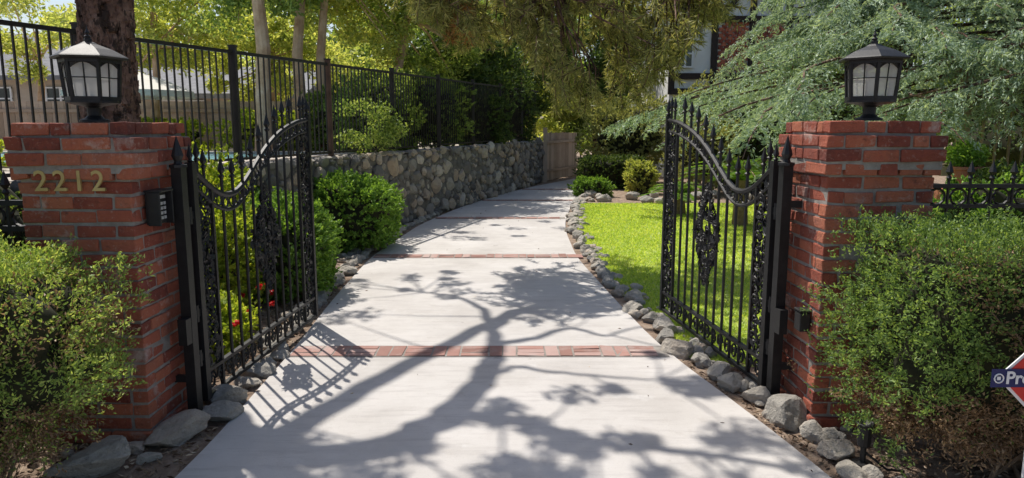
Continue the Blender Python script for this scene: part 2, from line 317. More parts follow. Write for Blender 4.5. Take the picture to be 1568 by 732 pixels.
def lantern(x,y,z):
    e=empty('post_lantern');mb=MB();mg=MB();n=6;ph=math.radians(15)
    c=(x,y,z)
    lathe(mb,[(0,0),(.075,0),(.075,.012),(.05,.02),(.035,.035),(.035,.075),(.05,.085),(.09,.092),(.135,.102),(.135,.114),(0,.114)],c,16)
    zb_,zt_=.114,.335;rb,rt=.130,.148
    for i in range(n):
        a=ph+i*2*math.pi/n;a2=ph+(i+1)*2*math.pi/n
        def P(a,z_,k=1):
            r=rb+(rt-rb)*(z_-zb_)/(zt_-zb_);return np.array([x+math.cos(a)*r*k,y+math.sin(a)*r*k,z+z_])
        beam(mb,P(a,zb_),P(a,zt_),.016,.016)
        beam(mb,P(a,zb_+.01),P(a2,zb_+.01),.018,.022);beam(mb,P(a,zt_-.008),P(a2,zt_-.008),.018,.026)
        mid=lambda t,z_:P(a,z_,.985)*(1-t)+P(a2,z_,.985)*t
        beam(mb,mid(.5,zb_),mid(.5,zt_),.005,.005);beam(mb,mid(0,.235),mid(1,.235),.005,.005)
        tube(mb,[mid(t,zt_-.055+.038*math.sin(math.pi*t)) for t in np.linspace(0.02,.98,9)],.005,4)
        for t0,t1 in((0,.12),(.12,.25),(.75,.88),(.88,1)):
            zz0=zt_-.055+.038*math.sin(math.pi*t0);zz1=zt_-.055+.038*math.sin(math.pi*t1)
            mb.add([mid(t0,zz0),mid(t1,zz1),mid(t1,zt_),mid(t0,zt_)],[0,1,2,3])
        mg.add([P(a,zb_,.95),P(a2,zb_,.95),P(a2,zt_,.95),P(a,zt_,.95)],[0,1,2,3])
    lathe(mb,[(0,.33),(.19,.335),(.195,.345),(.185,.352),(.12,.388),(.05,.415),(.035,.425),(.02,.43),(.02,.445),(.012,.45)],c,6,ph)
    lathe(mb,[(.012,.448),(.018,.458),(.006,.468),(.012,.478),(.004,.495),(0,.52)],c,10)
    lathe(mg,[(.0,.13),(.012,.13),(.014,.19),(.028,.23),(.02,.26),(0,.275)],c,10)
    mb.obj('metal_frame',M_iron,e);mg.obj('glass_panes',M_glass,e,)
lantern(-2.30,3.98,1.73);lantern(2.06,4.17,1.74)
e=empty('gate_keypad');mb=MB();boxes(mb,[-1.925,3.83,1.27],[.05,.13,.17],0);boxes(mb,[-1.905,3.83,1.365],[.09,.15,.012]);boxes(mb,[-1.90,3.758,1.27],[.07,.01,.18]);boxes(mb,[-1.90,3.902,1.27],[.07,.01,.18]);mb.obj('housing',M_iron,e,bevel=.004)
mb=MB()
for i in range(4):
    for j in range(3): boxes(mb,[-1.897,3.795+j*.035,1.295-i*.026],[.008,.022,.016])
boxes(mb,[-1.897,3.83,1.33],[.006,.09,.018]);mb.obj('buttons',M_key,e)
cu=bpy.data.curves.new('house_number','FONT');cu.body='2212';cu.size=.15;cu.extrude=.007;cu.offset=.001;cu.align_x='CENTER';cu.align_y='CENTER';cu.space_character=1.3
o=bpy.data.objects.new('house_number',cu);o.location=(-2.26,3.640,1.425);o.rotation_euler=(math.radians(90),0,0);o.data.materials.append(M_brass);scene.collection.objects.link(o)
e=empty('pillar_sensor_box');mb=MB();boxes(mb,[1.672,3.98,.60],[.06,.085,.11]);boxes(mb,[1.672,3.98,.665],[.07,.095,.012]);mb.obj('housing',M_iron,e,bevel=.005)
# ---------------------------------------------------------------- gates
SS=np.array([0,.06,.12,.18,.25,.32,.4,.48,.56,.66,.76,.88,1.]);ZZ=np.array([1.47,1.40,1.33,1.285,1.27,1.30,1.385,1.48,1.565,1.645,1.70,1.745,1.765])
ztop=lambda s:sum(np.interp(np.clip(s+o,0,1),SS,ZZ) for o in(-.03,0,.03))/3
def gate(o,end,side):
    e=empty('wrought_iron_gate');mb=MB();o=np.array([*o,0.]);end=np.array([*end,0.]);W=np.linalg.norm(end-o);dv=(end-o)/W;nv=np.array([-dv[1],dv[0],0])
    P=lambda s,z,n=0:o+dv*s+nv*n+np.array([0,0,z])
    ang=math.atan2(dv[1],dv[0])
    def vb(s,z0,z1,w_): boxes(mb,P(s,(z0+z1)/2),[w_,w_,z1-z0],ang)
    def spear(s,z,k=1,n=0): lathe(mb,[(0,0),(.012*k,0),(.02*k,.012*k),(.008*k,.022*k),(.022*k,.045*k),(.012*k,.08*k),(0,.125*k)],P(s,z,n),6)
    zb0=.07
    vb(.0,zb0,1.50,.05);spear(0,1.5,.9);vb(W,zb0,1.80,.04);spear(W,1.8,1.2)
    vb(.22,zb0,float(ztop(.22/W)),.022);vb(W-.24,zb0,float(ztop(1-.24/W)),.022)
    for z in(.08,.24): beam(mb,P(0,z),P(W,z),.03,.022)
    ss=np.linspace(0,1,50)
    for dz,r in((0,.019),(-.095,.013)):
        tube(mb,[P(s*W,float(ztop(s))+dz) for s in ss],r,6)
    for s in np.linspace(.03,.97,22):
        zc=float(ztop(s))-.048;th=np.linspace(0,2*math.pi,11);tube(mb,[P(s*W+.033*math.cos(t),zc+.033*math.sin(t)) for t in th],.007,4)
        tube(mb,[P(s*W+.04+.012*math.cos(t),zc+.012*math.sin(t)) for t in th],.006,4)
    nb=9;xs=np.linspace(.22,W-.24,nb+2)[1:-1]
    for s in xs:
        zt_=float(ztop(s/W))+.10;tube(mb,[P(s,.08),P(s,zt_)],.0105,6);spear(s,zt_,1.1)
    for s in(.075,.15,W-.08,W-.16): 
        zt_=float(ztop(s/W))+.08;tube(mb,[P(s,zt_-.1),P(s,zt_)],.009,6);spear(s,zt_)
    for s in np.arange(.09,W-.05,.118):
        th=np.linspace(0,3.2*math.pi,18);sg=1 if int(s*100)%2 else -1
        tube(mb,[P(s+sg*(.048-.035*t/10)*math.cos(t),.16+(.06-.045*t/10)*math.sin(t)) for t in th],.008,4)
    def fil(s,z,r,kk=7):
        a0=R.uniform(0,6.28);sg=R.choice([-1,1]);th=np.linspace(0,3*math.pi,14)
        tube(mb,[P(s+r*(1-t/10.5)*math.cos(sg*t+a0),z+r*(1-t/10.5)*math.sin(sg*t+a0),.010*math.sin(t)) for t in th],.0075,4)
        k=kk;C=np.array([P(s+R.normal()*r*.55,z+R.normal()*r*.55,R.normal()*.008) for _ in range(k)])
        a=R.uniform(0,6.28,k);D=dv[None]*np.cos(a)[:,None]+np.array([[0,0,1]])*np.sin(a)[:,None];Bv=np.cross(D,nv)*.014+nv*.006
        v=np.stack([C-D*.033,C+Bv,C+D*.033,C-Bv],1);mb.add(v.reshape(-1,3),np.arange(k)[:,None]*4+np.arange(4))
    for s0 in(.065,.155,W-.07,W-.165):
        z=.29
        while z<float(ztop(s0/W))-.12: fil(s0+R.choice([-.01,.01]),z,.047,8);z+=.060
    cx,cz=W*.52,.90
    for _ in range(110):
        a=R.uniform(-1,1);b_=R.uniform(-1,1)
        if abs(a)+abs(b_)>1: continue
        fil(cx+a*.24,cz+b_*.38,.038)
    for z0 in np.linspace(-.36,.36,13): fil(cx+(1-abs(z0)/.38)*.20,cz+z0,.038);fil(cx-(1-abs(z0)/.38)*.20,cz+z0,.038)
    mb.obj('leaf',M_iron,e)
    mb=MB();ps=P(-.13,0)
    boxes(mb,[ps[0],ps[1],.74],[.06,.06,1.48],ang);lathe(mb,[(0,1.48),(.05,1.48),(.05,1.495),(.025,1.5),(.02,1.515),(.034,1.545),(.018,1.60),(0,1.66)],[ps[0],ps[1],0],8)
    for z in(.35,.62,1.2):
        beam(mb,P(-.13,z),P(0.02,z),.03,.045);tube(mb,[P(-.055,z-.05),P(-.055,z+.05)],.02,8)
    pp=P(-.13,.55,0);boxes(mb,[pp[0]+side*.0,pp[1]-.05,.55],[.08,.05,.15],ang)
    for z in(.25,1.25): beam(mb,[ps[0],ps[1],z],[ps[0]-side*.12,ps[1],z],.03,.04)
    mb.obj('hinge_post',M_iron,e)
gate((-1.855,4.12),(-1.72,6.05),1);gate((1.60,4.34),(1.36,6.27),-1)
# ---------------------------------------------------------------- edging rocks
mb=MB()
for (x,y,s) in((-2.06,3.34,.20),(-1.83,3.70,.185),(-1.99,3.56,.08),(-1.68,3.98,.13),(-1.86,3.45,.06),(-1.75,4.24,.15),(-1.74,4.50,.10),(-1.74,4.72,.12),(-1.73,4.93,.08),(-1.73,5.10,.09),(-1.80,4.05,.07),(-2.3,3.5,.05)):
    rock(mb,[x-.02,y,s*.26],[s*1.15,s*.85,s*.62],R.uniform(-.6,.6),16,I4,0,.45,.006)
y=5.3
while y<14:
    s=R.uniform(.055,.105);rock(mb,[float(le(y))-.10-R.uniform(0,.07),y,s*.35],[s,s*1.2,s*.75],R.uniform(0,3),12,I3,0,.5,.012);y+=s*2.1
    if R.uniform()<.6: s=R.uniform(.035,.08);rock(mb,[float(le(y))-.28-R.uniform(0,.12),y,s*.35],[s,s*1.2,s*.75],R.uniform(0,3),12,I3,0,.5,.012)
mb.obj('rock_edging',M_rock)
mb=MB();y=2.7
while y<20:
    s=R.uniform(.09,.165) if y<6 else R.uniform(.065,.125);rock(mb,[float(re(y))+.13+R.normal()*.04,y,s*.32],[s*R.uniform(.8,1.05),s*R.uniform(1.05,1.35),s*R.uniform(.6,.85)],R.uniform(-.6,.6),15,I3,0,.48,.010);y+=s*R.uniform(1.9,2.4)
for i in range(170):
    y=R.uniform(2.7,17);s=R.uniform(.02,.07);rock(mb,[float(re(y))+.24+R.normal()*.07,y,s*.4],[s,s*1.2,s*.75],R.uniform(0,3),12,I2,0,.52,.012)
for i in range(26):
    s=R.uniform(.08,.2);rock(mb,[R.uniform(1.7,6),R.uniform(15.8,17.5),s*.4],[s,s,s*.7],R.uniform(0,3),12,I3,0,.52)
mb.obj('rock_edging',M_rock)
mb=MB();n=14000
x=np.concatenate([R.uniform(-3.6,-1.5,n//2),R.uniform(1.25,3.2,n//2)]);y=R.uniform(2.6,7.5,n);k=(x<le(y)-.02)|(x>re(y)+.02);k&=~((x>1.2)&(y>5))
C=np.stack([x,y,R.uniform(.003,.02,n)],-1)[k];cards(mb,C,.04,.014,D=np.stack([R.normal(size=len(C)),R.normal(size=len(C)),0*C[:,0]],-1),spread=.25)
C=np.stack([R.uniform(-1.9,1.6,1600),R.uniform(2.5,20,1600),np.full(1600,.019)],-1);C=C[(C[:,0]>le(C[:,1]))&(C[:,0]<re(C[:,1]))];C=C[R.uniform(size=len(C))<.06+.6*np.exp(-np.minimum(C[:,0]-le(C[:,1]),re(C[:,1])-C[:,0])*7)];cards(mb,C,.03,.010,D=np.stack([R.normal(size=len(C)),R.normal(size=len(C)),0*C[:,0]],-1),spread=.05)
mb.obj('mulch',[mat('mulch_chips',[(.2,(.09,.05,.03)),(.6,(.28,.19,.12)),(.9,(.56,.44,.31))],3,.95,island=.9)])
# ---------------------------------------------------------------- shrubs
def lump(d,amp,fr,ph): return 1+amp*(np.sin(d[:,0]*fr+ph[0])*np.sin(d[:,1]*fr*1.2+ph[1])+np.sin(d[:,2]*fr*1.4+ph[2]+d[:,0]*fr*.7)*.7)
def shape(dirs,c,h,p,amp,fr,ph):
    q=(np.abs(dirs)**p).sum(1)**(1/p);v=dirs/q[:,None];return v*np.array(h)*lump(v,amp,fr,ph)[:,None]+np.array(c)
def bush(name,c,h,n,L,W,lm,p=2.5,amp=.08,fr=5,depth=.25,spr=10,core=.82,stems=14,up=.3,parent=None,brown=0,sl=.07,spread=.5,tex=0,jit=.14,sr=.010):
    e=empty(name);ph=R.uniform(0,6,3)
    if core:
        mb=MB();mb.add(shape(I4[0],c,np.array(h)*core,p,amp,fr,ph),I4[1]);mb.obj('light_block_mass',M_dark,e,smooth=True)  # opaque dark blob added behind the foliage to block light
    hh=np.array(h,float);ns=n//spr
    cube=R.uniform(-1,1,(ns,3));ar=np.array([hh[1]*hh[2],hh[0]*hh[2],hh[0]*hh[1]]);ax=R.choice(3,ns,p=ar/ar.sum());cube[np.arange(ns),ax]=R.choice([-1,1],ns)
    v=cube/((np.abs(cube)**p).sum(1)**(1/p))[:,None];g=nrm(np.sign(v)*np.abs(v)**(p-1)/hh)
    w3=v*hh
    rel=1-depth*R.uniform(0,1,ns)**1.5+.03*R.normal(size=ns)
    if tex:
        q=w3*22+ph;q2=w3*47+ph*2;f1=np.sin(q[:,0]+2*np.sin(q[:,2]*.6))*np.sin(q[:,2]+1.5*np.sin(q[:,0]*.5)+q[:,1]);rel+=tex*f1+tex*.5*np.sin(q2[:,0]+np.sin(q2[:,2]))*np.sin(q2[:,2]+q2[:,1]+np.sin(q2[:,0]*.7))
    S=w3*(lump(v,amp,fr,ph)*rel)[:,None]+np.array(c)
    D=nrm(g+R.normal(size=(ns,3))*.45+np.array([0,0,up]))
    tt=np.linspace(0,1,spr);C=S[:,None]+D[:,None]*(tt[None,:,None]*sl*R.uniform(.5,1.4,(ns,1,1)))+R.normal(size=(ns,spr,3))*sl*jit*(1.3-.9*tt)[None,:,None]
    DD=np.repeat(D,spr,0);C=C.reshape(-1,3);kk=C[:,2]>.02;C=C[kk];DD=DD[kk];mb=MB()
    if brown:
        low=(R.uniform(0,1,len(C))<brown*np.clip(1.35-(C[:,2]-c[2]+hh[2])/(hh[2]*1.5),0,1))
        gz=(np.sin(C[:,0]*6+1)+np.sin(C[:,2]*7+C[:,0]*3))>.1;low=low&gz
        cards(mb,C[low],L,W,DD[low],.5,1);C=C[~low];DD=DD[~low]
    cards(mb,C,L,W,DD,spread);mb.obj('foliage',[lm,L_brown],e)
    mb=MB()
    for i in range(stems):
        b0=np.array([c[0]+R.uniform(-.6,.6)*hh[0],c[1]+R.uniform(-.5,.3)*hh[1],0 if c[2]<3 else c[2]-hh[2]]);q=S[R.integers(len(S))];md=(b0+q)/2+R.normal(size=3)*.06;tube(mb,[b0,(b0+md)/2+R.normal(size=3)*.02,md,q],np.array([1.4,1.2,.8,.3])*sr,5)
    if stems: mb.obj('stems',M_twig,e)
    return e
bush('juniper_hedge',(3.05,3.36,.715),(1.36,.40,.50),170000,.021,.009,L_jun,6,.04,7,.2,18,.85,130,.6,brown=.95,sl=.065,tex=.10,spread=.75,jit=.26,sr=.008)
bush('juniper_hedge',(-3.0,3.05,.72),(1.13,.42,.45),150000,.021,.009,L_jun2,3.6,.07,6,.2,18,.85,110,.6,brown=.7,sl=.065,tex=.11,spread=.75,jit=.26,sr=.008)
bush('boxwood_shrub',(-2.25,9.9,.50),(.62,.62,.52),20000,.05,.03,L_box,2.6,.08,5,sl=.08,tex=.04)
bush('boxwood_shrub',(-2.28,7.15,.46),(.42,.55,.50),20000,.045,.028,L_box,2.6,.08,5,sl=.08,tex=.04)
bush('boxwood_shrub',(-2.9,8.4,.45),(.5,.5,.5),12000,.05,.028,L_box,2.4,.08,5)
bush('variegated_shrub',(-2.75,6.3,.50),(.42,.50,.55),14000,.06,.03,L_yel,2.2,.18,6,.55,core=.55)
bush('variegated_shrub',(-3.2,7.3,.70),(.45,.6,.68),13000,.06,.03,L_yel,2.2,.18,6,.55,core=.55)
bush('flowering_plant',(-2.35,5.2,.20),(.3,.6,.22),6000,.05,.03,L_yel,2.2,.2,6,.6,core=.5)
bush('flowering_plant',(-2.9,5.0,.35),(.35,.5,.38),6000,.05,.03,L_box,2.2,.2,6,.6,core=.5)
mb=MB();C,_=ball(np.stack([R.uniform(-2.5,-2.0,16),R.uniform(4.7,6.3,16),R.uniform(.15,.42,16)],-1),.03,20,.8);cards(mb,C,.03,.025);mb.obj('red_geranium_blooms',M_petal)
bush('clipped_hedge',(2.85,20.3,.42),(.95,.6,.44),16000,.06,.035,L_dk,5,.03,5,.12)
bush('garden_shrub',(2.0,17.7,.2),(.5,.4,.24),7000,.06,.035,L_box,2.2,.1,5)
bush('garden_shrub',(3.35,18.6,.42),(.4,.4,.45),7000,.06,.03,L_light,2.2,.15,5)
bush('olive_shrub',(3.6,22.2,1.5),(1.5,1.0,1.15),26000,.10,.03,L_olive,2.2,.15,5,.5,core=.6)
bush('olive_shrub',(5.9,21.8,1.9),(1.1,.8,1.25),18000,.10,.03,L_olive,2.2,.15,5,.5,core=.6)
bush('olive_shrub',(4.9,18.5,1.1),(.9,.9,.9),16000,.08,.025,L_olive,2.2,.15,5,.5,core=.6)
bush('dark_shrub',(8.0,19.5,1.3),(3.2,1.2,1.5),34000,.10,.05,L_dk,2.6,.12,7,.3)
bush('dark_shrub',(12,15,1.6),(2.6,2.5,2.2),26000,.10,.05,L_dk,2.6,.12,7,.3)
bush('dark_shrub',(7.2,8.6,.6),(1.9,.7,.65),24000,.07,.04,L_dk,2.6,.12,7,.3)
bush('garden_shrub',(5.2,7.6,.65),(.6,.5,.5),10000,.06,.03,L_box,2.3,.2,7,.4)
bush('garden_shrub',(-3.7,4.9,.7),(.6,.5,.6),9000,.06,.03,L_dk,2.3,.2,7,.4)
def sago(c,n,Lf):
    e=empty('sago_palm');mb=MB();mw=MB()
    for i in range(n):
        a=i*2.4+R.normal()*.2;el=R.uniform(.5,1.25);t=np.linspace(0,1,14);r=Lf*t*math.cos(el)*(1+.3*t);z=Lf*(t*math.sin(el)-.55*t*t)
        P=np.stack([c[0]+r*math.cos(a),c[1]+r*math.sin(a),c[2]+z],-1);tube(mw,P,.008,4)
        T=nrm(np.gradient(P,axis=0));S=np.cross(T,[0,0,1.]);S=nrm(S)
        tt=np.linspace(1,13,60);Q=np.stack([np.interp(tt,range(14),P[:,k]) for k in range(3)],-1);SS_=np.stack([np.interp(tt,range(14),S[:,k]) for k in range(3)],-1);TT=np.stack([np.interp(tt,range(14),T[:,k]) for k in range(3)],-1)
        for sg in(-1,1): cards(mb,Q+SS_*sg*.07,.16,.016,SS_*sg+TT*.6,.08)
    tube(mw,[[c[0],c[1],0],[c[0],c[1],c[2]+.05]],[.14,.1],10);mb.obj('fronds',L_box,e);mw.obj('stem',M_twig,e)
sago((4.0,12.4,.75),28,1.15);sago((3.3,14,.35),18,.7)
# ---------------------------------------------------------------- conifers
def conifer(name,base,H,zmin,nb,len_,lm,az0=None,az1=None,droop=.35,tr=.25,L=.075,W=.02,tw=26,pn=11,per=2,prof=None):
    e=empty(name);mw=MB();mb=MB();base=np.array(base,float)
    tube(mw,[base,base+[.05,0,H*.4],base+[0,.05,H]],[tr,tr*.7,.04],10)
    for i in range(nb):
        f=R.uniform(0,1)**1.1;z0=zmin+f*(H-zmin);az=R.uniform(az0,az1) if az0 is not None else R.uniform(0,6.28)
        l=len_*(1-f)**.7*R.uniform(.7,1.1)+.4;dv=np.array([math.cos(az),math.sin(az),0]);t=np.linspace(0,1,12)
        if prof:
            jj=R.uniform(-.6,.45)
            for _ in range(12):
                ex=base[0]+dv[0]*l;ez=z0+l*(.12-droop)
                if ex<prof(ez+.25)+jj and l>.5: l*=.88
        wob=np.cumsum(R.normal(size=12))*.02*l
        sv=np.array([-dv[1],dv[0],0])
        P=base+dv*(l*t)[:,None]+sv*wob[:,None]+np.array([0,0,1])*(z0+l*(.12*t-droop*t*t))[:,None]
        tube(mw,P,np.linspace(.045,.006,12)*(.5+l/len_*.5),5)
        T=np.gradient(P,axis=0);T=nrm(T)
        q=np.sort(R.uniform(.18,1,tw));Q=np.stack([np.interp(q,t,P[:,k]) for k in range(3)],-1);TT=np.stack([np.interp(q,t,T[:,k]) for k in range(3)],-1)
        for sg in(-1,1):
            tl=(.22+.20*l*(1-q))*R.uniform(.5,1.3,tw);D=nrm(TT*.8+sv*sg*1.0+R.normal(size=(tw,3))*.2)
            u=np.linspace(0,1,pn);C=Q[:,None]+D[:,None]*(u[None,:,None]*tl[:,None,None]);C[...,2]-=.6*u[None]**1.6*tl[:,None]
            DD=np.repeat(D[:,None],pn,1).copy();DD[...,2]-=.8*u[None]
            C=np.repeat(C.reshape(-1,3),per,0);DD=np.repeat(DD.reshape(-1,3),per,0)
            cards(mb,C+R.normal(size=C.shape)*.018,L,W,DD,.6)
    mb.obj('needles',lm,e);mw.obj('trunk_and_branches',M_bark,e)
pf=lambda z:np.interp(z,[1.2,1.8,2.4,3.0,3.6,4.2,8],[1.5,1.9,2.8,4.0,4.9,5.6,6.6])
conifer('blue_cedar_tree',(7.0,13.2,0),7.5,2.0,135,5.8,L_cedar,droop=.28,L=.085,W=.024,tw=30,pn=12,per=2,prof=pf,az0=1.7,az1=5.6)
conifer('blue_cedar_tree',(8.2,9.6,0),6,1.9,72,3.9,L_cedar,droop=.30,L=.07,W=.020,tw=30,pn=12,per=2)
conifer('deodar_tree',(12.5,17.5,0),10,2.5,70,4.8,L_cedar,droop=.3,L=.12,W=.045,tw=22,pn=10,per=2)
# ---------------------------------------------------------------- pine with overhanging limbs
e=empty('pine_tree');mw=MB();mb=MB()
def limb(P,r0,r1,n=8):
    P=np.array(P,float);k=len(P);t=np.linspace(0,k-1,k*5);Q=np.stack([np.interp(t,range(k),P[:,j]) for j in range(3)],-1)
    for _ in range(2): Q[1:-1]=(Q[:-2]+Q[1:-1]*2+Q[2:])/4
    Q[1:-1]+=R.normal(size=Q[1:-1].shape)*.012
    tube(mw,Q,np.linspace(r0,r1,len(Q)),n);return Q
J=np.array([-3.1,6.05,4.9])
limb([[-3.34,5.9,-.1],[-3.30,5.9,1.5],[-3.22,5.95,3.2],J],.21,.15,14)
mp_=MB();n=1500;z=R.uniform(1.2,3.6,n);a=R.uniform(0,6.28,n);r=.215-.012*z
C=np.stack([-3.34+.03*z+r*np.cos(a),5.9+.01*z+r*np.sin(a),z],-1)
for i in range(n):
    boxes(mp_,C[i],[.028,.05,.075],a[i]+R.normal()*.2,.006)
mp_.obj('bark_plates',M_bark,e)
cs=lambda l:[caster(*p) for p in l]
main=limb([J]+cs([(-.95,3.45,5.5),(-.60,3.62,5.9),(-.36,4.0,6.2),(-.22,4.5,6.4),(-.14,5.0,6.6),(-.12,5.45,6.8)]),.13,.075)
b1=limb(cs([(-.12,5.45,6.8),(-.2,6.0,7.0),(-.25,6.5,7.1),(-.55,7.0,7.2),(-.95,7.2,7.3)]),.065,.02)
b2=limb(cs([(-.16,5.8,6.95),(.05,6.4,7.0),(.35,6.8,7.1),(.8,7.1,7.2)]),.05,.015)
b3=limb(cs([(-.12,5.4,6.8),(.2,5.55,6.8),(.5,5.9,6.8),(.75,5.6,6.8),(1.1,5.9,6.9)]),.05,.015)
b4=limb(cs([(.35,6.8,7.1),(.6,6.4,7.1),(.95,6.5,7.1)]),.025,.01)
b5=limb(cs([(-.36,4.0,6.2),(.1,3.9,6.3),(.5,3.6,6.3),(1.0,3.5,6.3),(1.7,3.2,6.4)]),.07,.02)
b6=limb(cs([(-.22,4.5,6.4),(.0,4.9,6.5),(.4,4.7,6.6),(1.0,4.6,6.6)]),.04,.012)
b7=limb([J,[-2.6,5.5,6.],[-2.3,4.8,7.2],[-2.0,4.6,8.5]],.12,.05)
b8=limb([J,[-3.6,6.8,6.3],[-3.4,8.4,7.2],[-2.2,9.6,6.2],[-.4,9.8,4.9],[1.3,9.6,4.3],[2.3,9.4,3.9]],.11,.03)
b9=limb([[-2.2,9.6,6.2],[-1.2,9.0,5.2],[-.2,8.8,4.2],[.4,8.6,3.6]],.05,.015)
def shade(x0,x1,y0,y1,k,rad,n,z0=5.8,z1=7.2,L=.11,W=.05):
    c=[];
    for _ in range(k): c.append(caster(R.uniform(x0,x1),R.uniform(y0,y1),R.uniform(z0,z1)))
    C,D=ball(c,R.uniform(.6,1.3,k)*rad,n,.6);cards(mb,C,L,W)
    for q in c:
        allp=np.concatenate([main,b1,b2,b3,b5,b6,b7,b8]);p=allp[np.argmin(((allp-q)**2).sum(1))]
        if np.linalg.norm(p-q)<2.5: tube(mw,[p,(p+q)/2+[0,0,.06],q],[.014,.01,.004],4)
shade(-.1,2.0,2.7,4.7,34,.16,60)
shade(.9,1.7,3.8,5.2,7,.14,50)
shade(-1.5,.2,2.6,3.4,14,.24,75)
shade(-1.2,-.3,3.5,4.0,6,.18,65)
shade(-1.5,-.5,6.9,8.3,10,.15,40,6.5,7.5)
shade(-.3,1.0,6.2,7.1,8,.12,35,6.8,7.4)
shade(-1.9,-1.3,6.0,8.0,6,.2,50,6.5,7.5)
shade(-1.6,1.2,10.6,12.8,14,.2,50,6.5,8)
shade(-.6,1.6,15,20,10,.3,50,6.5,8)
shade(1.3,2.6,4.9,6.0,7,.18,50,6.5,7.5)
shade(3.0,5.2,8.5,11,12,.25,50,6.5,7.5)
mb.obj('high_foliage',L_pine,e)
mb=MB();mr=MB();ns=1400
X=R.uniform(-1.3,2.5,ns);env=np.interp(X,[-1.3,-.9,-.6,-.3,.2,.5,.8,1.1,1.5,1.8,2.1,2.4],[3.2,2.9,2.7,2.9,2.55,2.1,1.93,2.0,1.9,2.2,2.6,3.0])
Z=env+.15+R.uniform(0,1,ns)**1.0*(3.8-env);Y=9.1+R.normal(size=ns)*.6
keep=(np.sin(X*6+Z*2)+np.sin(Z*5+X*3+1)+R.normal(size=ns)*.5)>-.55
T=np.stack([X,Y,Z],-1)[keep];D0=nrm(R.normal(size=T.shape)*.5+np.array([.15,0,-.75]));ln=R.uniform(.15,.42,len(T));kn=52
u=R.uniform(0,1,(len(T),kn,1));C=(T[:,None]+D0[:,None]*u*ln[:,None,None]).reshape(-1,3);DD=np.repeat(D0,kn,0)+runit(len(C))*.95;C=C+nrm(DD)*.05
cards(mb,C,.115,.013,DD,.1)
for i in range(0,len(T)): tube(mw,[T[i],T[i]+D0[i]*ln[i]],[.007,.004],4)
T2=np.stack([R.uniform(-.78,-.5,14),9+R.normal(size=14)*.2,R.uniform(2.75,3.3,14)],-1);D=runit(14*50);cards(mr,np.repeat(T2,50,0)+D*.07,.12,.014,D,.12)
lower=np.concatenate([b8,b9])
for i in range(0,len(T),3):
    q=T[i];p=lower[np.argmin((((lower-q)*[1,1,.3])**2).sum(1))];tube(mw,[p,(p+q)/2+[R.normal()*.08,0,-.1],q+[0,0,.1],q],[.018,.013,.009,.006],4)
mb.obj('hanging_needles',L_pine,e);mr.obj('dry_needles',L_rustn,e);mw.obj('trunk_and_limbs',M_bark,e)
# ---------------------------------------------------------------- broadleaf trees
def tree(name,base,path,tr,cc,ch,ncl,nl,L,lm,bark,rad=.5):
    e=empty(name);mw=MB();mb=MB();base=np.array(base,float);P=[base]+[base+np.array(p,float) for p in path];k=len(P)
    tube(mw,P,np.linspace(tr,tr*.35,k),10)
    d=runit(ncl)*(R.uniform(.25,1,(ncl,1))**.6);c=np.array(cc)+d*np.array(ch)
    C,D=ball(c,R.uniform(.55,1.3,ncl)*rad,nl,.7);C=C[C[:,2]>.1];cards(mb,C,L,L*.45)
    for q in c[::2]:
        p=P[-1]*.5+P[-2]*.5 if q[2]>P[-2][2] else P[-2];tube(mw,[p,(p+q)/2+R.normal(size=3)*.15,q],[tr*.3,tr*.15,.01],5)
    mb.obj('foliage',lm,e);mw.obj('trunk_and_limbs',bark,e)
T=1.2
tree('eucalyptus_tree',(-4.85,14,T),[(.1,0,2),(-.05,.1,4),(.3,0,5.5)],.17,(-5.2,14.8,4.9),(1.8,1.2,1.3),40,210,.12,L_tree,M_euc)
tree('eucalyptus_tree',(-4.35,15,T),[(-.05,0,2),(.15,.1,4),(.2,0,5.5)],.14,(-4,16,5.0),(1.6,1.2,1.2),36,210,.12,L_light,M_euc)
tree('eucalyptus_tree',(-4.05,15.3,T),[(.05,0,2),(.25,.1,4),(.3,0,5.5)],.12,(-3,16.6,4.5),(1.4,1.2,1.3),34,210,.12,L_light,M_euc)
tree('eucalyptus_tree',(-2.9,16.5,T),[(.25,0,1.5),(.55,.1,3),(.9,0,5)],.15,(-2.1,17.4,4.3),(1.6,1.3,1.5),44,230,.12,L_tree,M_euc)
tree('shade_tree',(-1.2,19.5,T),[(0,0,1.5),(.1,0,3)],.15,(-1.2,19.6,3.6),(1.7,1.5,1.8),60,260,.13,L_dk,M_bark,.55)
tree('shade_tree',(.3,23.5,T),[(0,0,1.5),(.1,0,3)],.15,(.4,24,4.0),(1.9,1.5,2.0),60,260,.14,L_dk,M_bark,.55)
tree('shade_tree',(3.3,28,0),[(0,0,2),(.1,0,4)],.2,(3.0,28,4.2),(2.2,1.5,3.0),80,260,.16,L_dk,M_bark,.6)
tree('bamboo_clump',(1.7,26.3,0),[(0,0,1.5),(.1,0,3)],.06,(1.7,26.6,2.8),(.8,.6,1.6),44,260,.14,L_light,M_euc,.35)
tree('garden_tree',(-8,16,T),[(.2,0,1.5),(.1,.2,3)],.12,(-8,16.8,4.0),(2.3,1.2,1.2),42,220,.13,L_light,M_euc)
tree('garden_tree',(-6.3,18.5,T),[(.2,0,1.5),(.1,.2,3)],.12,(-6.5,19,3.4),(2.0,1.6,1.5),44,220,.14,L_light,M_euc)
tree('garden_tree',(-12.5,19,T),[(.2,0,1.5),(.1,.2,3)],.12,(-12.5,19,4.4),(1.6,1.6,1.4),24,200,.13,L_light,M_euc)
